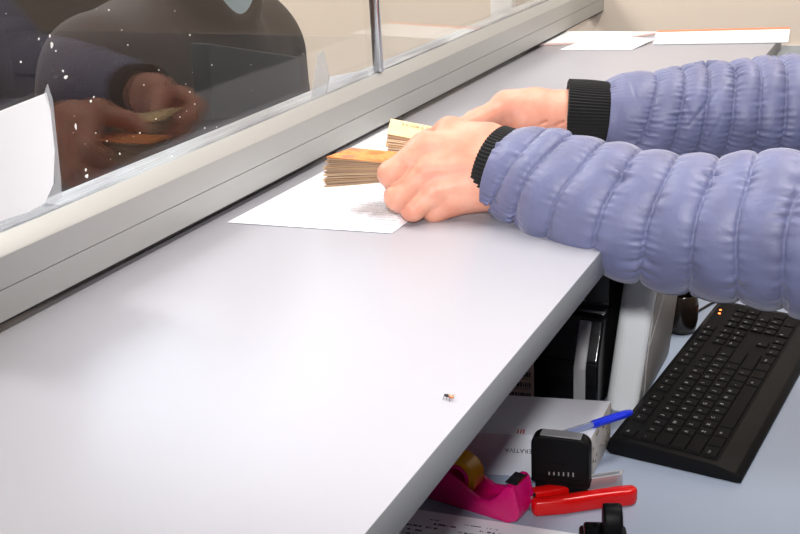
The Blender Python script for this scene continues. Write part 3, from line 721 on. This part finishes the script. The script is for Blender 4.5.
w1 = wad('banknote_bundle', 'fanned orange-topped wad of banknotes jutting left from the near fist', pd(326, 157, 1.088), pd(323, 188, 1.082), pd(402, 163, 1.072), pd(402, 181, 1.070),
         np.array([.004, .046, -.002]), 30, None, M['note_orange'], .112)

# ================================================================== PEOPLE
def chain(P, pts, k=.004):
    D = None
    for (a, ra), (b, rb) in zip(pts, pts[1:]):
        s = cone_sdf(P, a, b, ra, rb); D = s if D is None else smin(D, s, k)
    return D
def C(px, py, d, r): return (pd(px, py, d), r)

def hand_mesh(palm, fingers, thumb, ridges, dents, vs=.0012, kp=.016, kf=.009):
    allp = [p for c in palm + fingers + [thumb] for p in c]
    lo = np.min([p[0] - p[1] for p in allp], axis=0) - .006; hi = np.max([p[0] + p[1] for p in allp], axis=0) + .006
    P = grid(lo, hi, vs); D = None
    for c in palm:
        s = chain(P, c); D = s if D is None else smin(D, s, kp)
    Fd = None
    for c in fingers:
        s = chain(P, c, .005); Fd = s if Fd is None else smin(Fd, s, .0018)
    D = smin(D, Fd, kf)
    D = smin(D, chain(P, thumb, .006), .012)
    for c in ridges: D = smin(D, chain(P, c), .006)
    for c in dents: D = smax(D, -chain(P, c), .0025)
    v, f = iso(D, lo, vs); return v, orient(v, f)

near_palm = [[C(520, 158, 1.05, .024), C(488, 152, 1.06, .0215), C(425, 147, 1.058, .0140)],
             [C(520, 172, 1.045, .026), C(488, 163, 1.055, .0225), C(426, 169, 1.050, .0140)],
             [C(520, 182, 1.045, .024), C(488, 180, 1.052, .0215), C(434, 190, 1.050, .0135)],
             [C(488, 190, 1.054, .0195), C(447, 204, 1.056, .0122)],
             [C(488, 142, 1.068, .018), C(450, 132, 1.078, .0128)]]
near_fingers = [[C(425, 148, 1.058, .0140), C(391, 174, 1.046, .0122), C(395, 183, 1.078, .0100), C(412, 180, 1.098, .0085)],
                [C(427, 170, 1.050, .0138), C(398, 197, 1.043, .0125), C(402, 203, 1.072, .0100), C(420, 198, 1.092, .0085)],
                [C(436, 190, 1.050, .0132), C(413, 209, 1.047, .0115), C(417, 211, 1.070, .0095), C(432, 206, 1.088, .0082)],
                [C(448, 203, 1.055, .0120), C(434, 212, 1.056, .0100), C(437, 212, 1.072, .0085), C(448, 208, 1.085, .0075)]]
near_thumb = [C(450, 132, 1.078, .0130), C(428, 141, 1.112, .0112), C(410, 150, 1.128, .0090)]
near_ridge = [[C(484, 180, 1.036, .0035), C(430, 191, 1.040, .0040)], [C(480, 165, 1.036, .003), C(424, 170, 1.039, .0045)], [C(480, 196, 1.040, .003), C(445, 204, 1.046, .0035)], [C(470, 140, 1.050, .004), C(424, 147, 1.046, .0045)]]
NH = hand_mesh(near_palm, near_fingers, near_thumb, near_ridge, [])

far_palm = [[C(630, 113, 1.20, .021), C(585, 111, 1.20, .0225), C(540, 108, 1.195, .0205), C(508, 107, 1.19, .0155)],
            [C(585, 120, 1.195, .0185), C(525, 122, 1.185, .0160)],
            [C(585, 114, 1.205, .02), C(515, 118, 1.222, .0150)],
            [C(585, 119, 1.202, .0185), C(518, 130, 1.215, .0140)]]
far_fingers = [[C(512, 113, 1.222, .0140), C(474, 121, 1.222, .0112), C(452, 134, 1.200, .0095), C(438, 139, 1.180, .0082)],
               [C(514, 122, 1.220, .0138), C(476, 133, 1.220, .0112), C(455, 144, 1.198, .0095), C(440, 148, 1.178, .0082)],
               [C(516, 130, 1.214, .0130), C(480, 144, 1.214, .0108), C(460, 153, 1.192, .0092), C(446, 156, 1.172, .0080)],
               [C(520, 137, 1.205, .0115), C(488, 150, 1.205, .0095), C(470, 158, 1.186, .0082), C(456, 160, 1.170, .0072)]]
far_thumb = [C(530, 106, 1.19, .017), C(507, 107, 1.186, .0150), C(480, 119, 1.170, .0112), C(452, 131, 1.152, .0088)]
far_ridge = [[C(505, 99, 1.180, .004), C(497, 104, 1.178, .004)]]
far_dent = [[C(519, 121, 1.166, .0016), C(503, 126, 1.164, .0012)], [C(568, 118, 1.176, .0012), C(545, 133, 1.170, .0010)], [C(560, 113, 1.176, .0008), C(538, 126, 1.170, .0008)]]
FH = hand_mesh(far_palm, far_fingers, far_thumb, far_ridge, far_dent)

def head_parts(P, c, fw, up, s=1.0):
    fw = np.array(fw, float); fw /= np.linalg.norm(fw); up = np.array(up, float); up -= fw * (up @ fw); up /= np.linalg.norm(up); sd = np.cross(fw, up)
    M3 = np.stack([fw, sd, up], axis=1); c = np.array(c)
    q = lambda a, b, d: c + (fw * a + sd * b + up * d) * s
    D = ell_sdf(P, q(-.012, 0, .02), np.array([.098, .077, .102]) * s, M3)
    D = smin(D, ell_sdf(P, q(.030, 0, -.055), np.array([.056, .054, .066]) * s, M3), .04)
    D = smin(D, cone_sdf(P, q(.088, 0, .005), q(.106, 0, -.032), .008 * s, .012 * s), .018)
    for b in (-1, 1):
        D = smin(D, ell_sdf(P, q(-.005, b * .078, -.012), np.array([.018, .007, .030]) * s, M3), .006)
        D = smax(D, -ell_sdf(P, q(.092, b * .031, .010), np.array([.016, .017, .011]) * s, M3), .012)
    D = smin(D, cone_sdf(P, q(.080, -.014, -.066), q(.080, .014, -.066), .009 * s, .009 * s), .008)
    D = smax(D, -cone_sdf(P, q(.091, -.020, -.066), q(.091, .020, -.066), .0022 * s, .0022 * s), .004)
    return D, q
def coarse(fn, lo, hi, vs=.006):
    P = grid(lo, hi, vs); return (lambda v, f: (v, orient(v, f)))(*iso(fn(P), lo, vs))
ELN, ELF = pd(905, 240, .885), pd(905, 106, 1.165)
SHN, SHF = np.array([.20, .90, 1.315]), np.array([.20, 1.30, 1.315])
WN, WF = pd(520, 170, 1.047), pd(625, 114, 1.20)
def teller_sdf(P):
    D, _ = head_parts(P, (.16, 1.10, 1.575), (-.94, 0, -.34), (-.34, 0, .94))
    D = smin(D, cone_sdf(P, (.20, 1.10, 1.36), (.175, 1.10, 1.50), .060, .054), .03)
    D = smin(D, cone_sdf(P, (.215, .95, 1.30), (.215, 1.25, 1.30), .075, .075), .05)
    D = smin(D, cone_sdf(P, (.22, 1.04, 1.18), (.22, 1.16, 1.18), .105, .105), .05)
    D = smin(D, cone_sdf(P, (.235, 1.05, .90), (.235, 1.15, .90), .105, .105), .08)
    for W_, E_, S_ in ((WN, ELN, SHN), (WF, ELF, SHF)):
        D = smin(D, cone_sdf(P, W_, E_, .026, .040), .02); D = smin(D, cone_sdf(P, E_, S_, .040, .052), .02)
    for y in (1.02, 1.18):
        D = smin(D, cone_sdf(P, (.235, y, .88), (.21, y, .48), .085, .058), .04); D = smin(D, cone_sdf(P, (.21, y, .48), (.24, y, .09), .055, .036), .02)
        D = smin(D, cone_sdf(P, (.25, y, .045), (.10, y, .035), .042, .034), .03)
    return D
TB = coarse(teller_sdf, (-.42, .76, -.02), (.42, 1.46, 1.74), .007)
v, f = merge([NH, FH, TB])
person = pyobj('person', v, f, M['skin'])
tag(person, 'person in a lilac quilted jacket counting banknotes with both hands on the counter', 'person')

def catmull(pts, n):
    pts = np.array(pts, float); P = np.vstack([2 * pts[0] - pts[1], pts, 2 * pts[-1] - pts[-2]]); out = []
    for i in range(1, len(P) - 2):
        for t in np.linspace(0, 1, n, endpoint=False):
            a, b, c, d = P[i - 1], P[i], P[i + 1], P[i + 2]
            out.append(.5 * ((2 * b) + (c - a) * t + (2 * a - 5 * b + 4 * c - d) * t * t + (3 * b - a - 3 * c + d) * t ** 3))
    out.append(pts[-1]); return np.array(out)
def tube_frames(ctrl, ds):
    # ctrl rows: x y z r ; returns evenly spaced samples with frames
    S = catmull(ctrl, 40); dl = np.linalg.norm(np.diff(S[:, :3], axis=0), axis=1); s = np.concatenate([[0], np.cumsum(dl)])
    n = int(s[-1] / ds); q = np.linspace(0, s[-1], n); X = np.stack([np.interp(q, s, S[:, k]) for k in range(4)], axis=1)
    T = np.gradient(X[:, :3], axis=0); T /= np.linalg.norm(T, axis=1)[:, None]
    up = np.array([0, 0, 1.0]); A = np.cross(T, up); A /= np.linalg.norm(A, axis=1)[:, None]; B = np.cross(A, T)
    return q, X[:, :3], X[:, 3], T, A, B
def rowmesh(rows):
    n = rows.shape[1]; V = rows.reshape(-1, 3); Fq = []
    for i in range(rows.shape[0] - 1):
        for k in range(n):
            Fq.append((i * n + k, i * n + (k + 1) % n, (i + 1) * n + (k + 1) % n, (i + 1) * n + k))
    return V, Fq
def quilt(name, ctrl, seams, amp, seed, parent, label=None, ds=.0013, nth=280, tilt=0.0):
    rg = np.random.RandomState(seed); q, X, Rr, T, A, B = tube_frames(ctrl, ds); th = np.linspace(0, 2 * PI, nth, endpoint=False)
    seams = list(seams)
    while seams[-1] < q[-1]: seams.append(seams[-1] + .042)
    seams = np.array([-.02] + seams); TH, Q = np.meshgrid(th, q)
    wob = sum(rg.uniform(.0003, .0011) * np.sin(k * TH + rg.uniform(0, 6.3)) for k in range(1, 5))
    Qw = Q + wob - (.004 + .016 * np.exp(-Q / .09)) * np.sin(TH)
    i = np.clip(np.searchsorted(seams, Qw, side='right') - 1, 0, len(seams) - 2)
    a, b = seams[i], seams[i + 1]; u = np.clip((Qw - a) / (b - a), 0, 1); dist = np.minimum(u, 1 - u) * (b - a)
    skew = u ** 1.12
    h = np.sin(PI * skew) ** .5
    pa = 1 + .22 * (rg.rand(len(seams) + 2)[i] - .5)
    r = Rr[:, None] + amp * pa * (h - .78)
    # short gathers along the stitching, different on each side of each seam
    side = (u > .5).astype(int) + i; ph = rg.uniform(0, 6.3, (len(seams) + 3, 14)); fr = rg.randint(15, 58, (14,)); am = rg.uniform(.2, 1.0, (len(seams) + 3, 14))
    g = np.zeros_like(r)
    for k in range(14): g += am[side, k] * np.sin(fr[k] * TH + ph[side, k] + 40 * (Qw - a))
    env = np.exp(-dist / .0056)
    patch = .35 + .65 * np.clip(np.sin(3 * TH + ph[side, 0]) + np.sin(5 * TH + ph[side, 1]), 0, 2)
    r += .00105 * g * env * (1 - np.exp(-dist / .0012)) * patch
    r -= .0013 * np.exp(-(dist / .0011) ** 2)
    # broad soft dents and long diagonal creases
    for k in range(10):
        m_, n_, p_ = rg.randint(1, 7), rg.uniform(20, 95), rg.uniform(0, 6.3); r += .00035 * np.sin(m_ * TH + n_ * Q + p_)
    for k in range(int(15 * q[-1] / .3)):
        s0, t0 = rg.uniform(0, q[-1]), rg.uniform(0, 2 * PI); ang = rg.uniform(-.7, .7); L_ = rg.uniform(.012, .028); wd = rg.uniform(.0018, .0035); d_ = rg.uniform(.0009, .0022)
        dx = (Q - s0); dy = (np.mod(TH - t0 + PI, 2 * PI) - PI) * Rr[:, None]
        e, w_ = dx * math.cos(ang) + dy * math.sin(ang), -dx * math.sin(ang) + dy * math.cos(ang)
        r -= d_ * np.exp(-(e / wd) ** 2 - (w_ / L_) ** 2)
    down = np.clip(-np.sin(TH), 0, 1); r += .0015 * down * h
    P = X[:, None, :] + r[..., None] * (np.cos(TH)[..., None] * A[:, None, :] + np.sin(TH)[..., None] * B[:, None, :])
    # turn the hem inwards
    hem = []
    for t, k in ((.0005, .80), (-.0015, .88), (-.001, .96)):
        hem.append(X[0] + T[0] * (t + .004) + (P[0] - X[0]) * k)
    hem.append(X[0] + T[0] * 0 + (P[0] - X[0]) * .985)
    V, Fq = rowmesh(np.concatenate([np.array(hem), P])); Fq = orient(V, Fq)
    o = pyobj(name, V, Fq, M['jacket'], parent)
    if label: o['label'] = label
    return o
def seam_s(ctrl, xs):
    q, X, _, _, _, _ = tube_frames(ctrl, .001); c = (X - CAM) @ R; px = 400 + F * c[:, 0] / c[:, 2]
    return [float(np.interp(x, px, q)) for x in xs]
def knit(name, ctrl, parent, ribs=64):
    q, X, Rr, T, A, B = tube_frames(ctrl, .0012); th = np.linspace(0, 2 * PI, ribs * 6, endpoint=False); TH, Q = np.meshgrid(th, q)
    r = Rr[:, None] + .0007 * np.sin(ribs * TH) + .0006 * np.sin(3 * TH + 90 * Q)
    P = X[:, None, :] + r[..., None] * (np.cos(TH)[..., None] * A[:, None, :] + np.sin(TH)[..., None] * B[:, None, :])
    hem = np.array([X[0] + T[0] * .012 + (P[0] - X[0]) * .86, X[0] + T[0] * .002 + (P[0] - X[0]) * .87, X[0] - T[0] * .0012 + (P[0] - X[0]) * .93])
    V, Fq = rowmesh(np.concatenate([hem, P])); return pyobj(name, V, orient(V, Fq), M['cuff'], parent)
def K(px, py, d, r): return np.append(pd(px, py, d), r)

near = [K(500, 168, 1.053, .0410), K(517, 174, 1.046, .0460), K(545, 184, 1.032, .0520), K(600, 205, 1.002, .0595), K(660, 219, .975, .0600), K(730, 228, .948, .0640), K(800, 231, .920, .0700), np.append(ELN, .0740), np.append(ELN * .45 + SHN * .55 + np.array([.012, 0, 0]), .0760), np.append(SHN + np.array([.0, .03, 0]), .088), np.append(SHN + np.array([.015, .12, -.01]), .070)]
sn = quilt('jacket_sleeve', near, seam_s(near, [519, 545, 581, 621, 663, 707, 752, 796]), .0062, 4, person, 'near lilac quilted sleeve')
knit('cuff', [K(492, 164, 1.058, .0390), K(502, 168, 1.053, .0388), K(512, 172, 1.050, .0360)], sn)
far = [K(604, 113, 1.200, .0385), K(618, 114, 1.200, .0430), K(640, 116, 1.198, .0475), K(680, 115, 1.194, .0530), K(730, 113, 1.188, .0565), K(800, 109, 1.180, .0590), np.append(ELF, .0640), np.append(ELF * .45 + SHF * .55 + np.array([.012, 0, 0]), .0720), np.append(SHF - np.array([.0, .03, 0]), .088), np.append(SHF + np.array([.015, -.12, -.01]), .070)]
sf = quilt('jacket_sleeve', far, seam_s(far, [642, 671, 696, 722, 747, 772, 796]), .0058, 12, person, 'far lilac quilted sleeve')
knit('cuff', [K(567, 112, 1.203, .0362), K(588, 113, 1.201, .0352), K(608, 114, 1.200, .0340)], sf)
bm = BM(); tube(bm, [tuple(pd(*p)) for p in ((588, 258, .955), (586, 268, .945), (582, 280, .944), (582, 290, .945), (584, 301, .946))], .00022, 6); obj('loose_thread', bm, M['thread'], sn)
def vest_sdf(P):
    D = cone_sdf(P, (.215, .95, 1.295), (.215, 1.25, 1.295), .095, .095)
    D = smin(D, cone_sdf(P, (.22, 1.03, 1.15), (.22, 1.17, 1.15), .135, .135), .06)
    D = smin(D, cone_sdf(P, (.235, 1.02, .86), (.235, 1.18, .86), .140, .140), .08)
    D = smin(D, cone_sdf(P, (.205, 1.10, 1.38), (.195, 1.10, 1.43), .082, .078), .03)
    D = smax(D, (.80 - P[..., 2]), .01); D = smax(D, P[..., 2] - 1.445, .01)
    return D - .007 * np.abs(np.sin(P[..., 2] * PI / .062)) ** .6
o = pyobj('jacket_body', *coarse(vest_sdf, (.0, .78, .78), (.42, 1.42, 1.47), .006), M['jacket'], person)
def trous_sdf(P):
    D = cone_sdf(P, (.235, 1.04, .86), (.235, 1.16, .86), .122, .122)
    for y in (1.02, 1.18):
        D = smin(D, cone_sdf(P, (.235, y, .86), (.21, y, .48), .100, .075), .04); D = smin(D, cone_sdf(P, (.21, y, .48), (.24, y, .05), .074, .062), .03)
    return smax(D, .03 - P[..., 2], .01)
pyobj('trousers', *coarse(trous_sdf, (.02, .86, .0), (.40, 1.34, 1.02), .008), M['trouser'], person)
def hair_fn(c, fw, up):
    fw = np.array(fw, float); up = np.array(up, float)
    def fn(P):
        D, q = head_parts(P, c, fw, up); D = D - .008
        D = smax(D, -(P - q(.045, 0, .03)) @ (up * .75 - fw * .66), .01); return D
    return fn
pyobj('hair', *coarse(hair_fn((.16, 1.10, 1.575), (-.94, 0, -.34), (-.34, 0, .94)), (.0, .98, 1.42), (.32, 1.22, 1.74), .005), M['hair'], person)
def eyes(par, c, fw, up):
    fw = np.array(fw, float); fw /= np.linalg.norm(fw); up = np.array(up, float); sd = np.cross(fw, up)
    for b in (-1, 1):
        p = np.array(c) + fw * .071 + sd * b * .031 + up * .010; bm = BM(); ball(bm, p, (.0115, .0115, .0115)); e = obj('eye', bm, M['eye'], par)
        bm = BM(); ball(bm, p + fw * .008, (.0052, .0052, .0052)); obj('iris', bm, M['iris'], e)
eyes(person, (.16, 1.10, 1.575), (-.94, 0, -.34), (-.34, 0, .94))

# --- customer on the other side of the glass, leaning down to the gap
CY = 1.355
def cust_sdf(P):
    D, _ = head_parts(P, (-.905, CY, 1.43), (.86, 0, -.5), (.5, 0, .86))
    D = smin(D, cone_sdf(P, (-.985, CY, 1.20), (-.935, CY, 1.35), .06, .055), .03)
    D = smin(D, cone_sdf(P, (-1.03, CY - .15, 1.15), (-1.03, CY + .15, 1.15), .07, .07), .05)
    D = smin(D, cone_sdf(P, (-1.06, CY, 1.10), (-1.22, CY, .88), .12, .12), .06)
    for b in (-1, 1):
        D = smin(D, cone_sdf(P, (-1.02, CY + b * .19, 1.13), (-1.0, CY + b * .21, .87), .05, .04), .03); D = smin(D, cone_sdf(P, (-1.0, CY + b * .21, .87), (-1.02, CY + b * .17, .66), .04, .03), .02)
        D = smin(D, cone_sdf(P, (-1.22, CY + b * .09, .86), (-1.20, CY + b * .10, .46), .085, .058), .04); D = smin(D, cone_sdf(P, (-1.20, CY + b * .10, .46), (-1.24, CY + b * .10, .08), .055, .036), .02)
        D = smin(D, cone_sdf(P, (-1.26, CY + b * .1, .045), (-1.12, CY + b * .1, .035), .042, .034), .03)
    return D
cust = pyobj('person', *coarse(cust_sdf, (-1.45, 1.0, -.02), (-.74, 1.72, 1.60), .008), M['skin'])
tag(cust, 'person in a dark brown coat leaning towards the far side of the glass', 'person')
def coat_sdf(P):
    D = cone_sdf(P, (-1.03, CY - .165, 1.145), (-1.03, CY + .165, 1.145), .095, .095)
    D = smin(D, cone_sdf(P, (-1.05, CY - .06, 1.08), (-1.20, CY - .06, .80), .155, .165), .06); D = smin(D, cone_sdf(P, (-1.05, CY + .06, 1.08), (-1.20, CY + .06, .80), .155, .165), .06)
    D = smin(D, cone_sdf(P, (-.985, CY, 1.19), (-.965, CY, 1.235), .092, .080), .03)
    for b in (-1, 1):
        D = smin(D, cone_sdf(P, (-1.02, CY + b * .195, 1.12), (-.995, CY + b * .215, .87), .078, .066), .03); D = smin(D, cone_sdf(P, (-.995, CY + b * .215, .87), (-1.03, CY + b * .17, .70), .066, .052), .02)
    D = smax(D, -cone_sdf(P, (-.868, CY - .030, 1.198), (-.895, CY - .022, 1.29), .012, .056), .006)
    D = smax(D, .56 - P[..., 2], .01)
    return D - .0025 * np.sin(38 * P[..., 1] + 9 * P[..., 2]) * np.sin(21 * P[..., 2] + 4)
pyobj('coat', *coarse(coat_sdf, (-1.45, 1.0, .5), (-.76, 1.74, 1.36), .006), M['coat'], cust)
def collar_sdf(P):
    D = cone_sdf(P, (-.966, CY, 1.205), (-.955, CY, 1.275), .071, .068); return smax(smax(D, -cone_sdf(P, (-.985, CY, 1.15), (-.935, CY, 1.35), .060, .057), .004), smax(smax(1.180 - P[..., 2] + .25 * (P[..., 0] + .95), P[..., 2] - 1.285, .004), -cone_sdf(P, (-.878, CY - .036, 1.228), (-.90, CY - .03, 1.31), .008, .044), .003), .003)
pyobj('shirt_collar', *coarse(collar_sdf, (-1.07, 1.25, 1.13), (-.85, 1.46, 1.32), .003), M['collar'], cust)
pyobj('hair', *coarse(hair_fn((-.905, CY, 1.43), (.86, 0, -.5), (.5, 0, .86)), (-1.1, 1.22, 1.28), (-.72, 1.5, 1.62), .006), M['hair'], cust)
def ctr_sdf(P):
    D = cone_sdf(P, (-1.22, CY - .05, .84), (-1.22, CY + .05, .84), .12, .12)
    for b in (-1, 1):
        D = smin(D, cone_sdf(P, (-1.22, CY + b * .09, .86), (-1.20, CY + b * .10, .46), .10, .075), .04); D = smin(D, cone_sdf(P, (-1.20, CY + b * .1, .46), (-1.24, CY + b * .10, .05), .074, .06), .03)
    return smax(D, .03 - P[..., 2], .01)
pyobj('trousers', *coarse(ctr_sdf, (-1.42, 1.1, 0), (-1.04, 1.62, 1.0), .009), M['trouser'], cust)
eyes(cust, (-.905, CY, 1.43), (.86, 0, -.5), (.5, 0, .86))
def gx(px, py, x):
    d = R @ np.array([px - 400.0, py - 267.0, F]); p = CAM + d * (x / d[0]); return p[1], p[2]
XB = -.835
bm = BM(); prism(bm, [gx(*p, XB) for p in ((208, 43), (300, 57), (302, 85), (286, 112), (214, 120))], 'x', XB - .03, XB, .004, 2); o = obj('reflection_panel', bm, M['darkpatch'], None, 40)  # made-up dark slab standing in for a dark reflection in the glass
tag(o, 'flat dark panel added for a dark reflection, in front of the brown coat behind the glass', 'bag')

# ================================================================== LIGHT
def area(name, loc, target, sx, sy, power, color=(1, 1, 1)):
    l = bpy.data.lights.new(name, 'AREA'); l.shape = 'RECTANGLE'; l.size = sx; l.size_y = sy; l.energy = power; l.color = color
    o = bpy.data.objects.new(name, l); col.objects.link(o); o.location = loc
    o.rotation_euler = (Vector(target) - Vector(loc)).to_track_quat('-Z', 'Y').to_euler(); return o
area('tube_lamp_light', (.15, 1.35, 2.9), (.15, 1.3501, 0), .2, 1.5, 32, (1, .96, .91))
area('hall_fill_light', (-2.2, 1.1, 2.92), (-1.75, 2.2, 1.0), 1.2, .5, 68, (1, .95, .91))  # unseen lamp added to brighten the public side behind the glass
area('window_light', ((WX0 + WX1) / 2, Y1 + .10, (WZ0 + WZ1) / 2), ((WX0 + WX1) / 2, 0, (WZ0 + WZ1) / 2 - .3), WX1 - WX0 - .1, WZ1 - WZ0 - .1, 16, (.74, .84, 1.0))
fl_ = bpy.data.lights.new('camera_flash', 'SPOT'); fl_.energy = 38; fl_.color = (1, .98, .99); fl_.shadow_soft_size = .026; fl_.spot_size = math.radians(64); fl_.spot_blend = 1.0
fo_ = bpy.data.objects.new('camera_flash', fl_); col.objects.link(fo_); fo_.location = (-.015, -.01, 1.53)
fo_.rotation_euler = (Vector((-.48, 1.36, 1.04)) - fo_.location).to_track_quat('-Z', 'Y').to_euler()
w = bpy.data.worlds.new('world'); scene.world = w; w.use_nodes = True
w.node_tree.nodes['Background'].inputs[0].default_value = (.8, .88, 1, 1); w.node_tree.nodes['Background'].inputs[1].default_value = 2.0
scene.view_settings.view_transform = 'Standard'; scene.view_settings.look = 'None'; scene.view_settings.gamma = 1.0; scene.view_settings.exposure = 0.34
try: scene.view_settings.use_curve_mapping = False
except Exception: pass
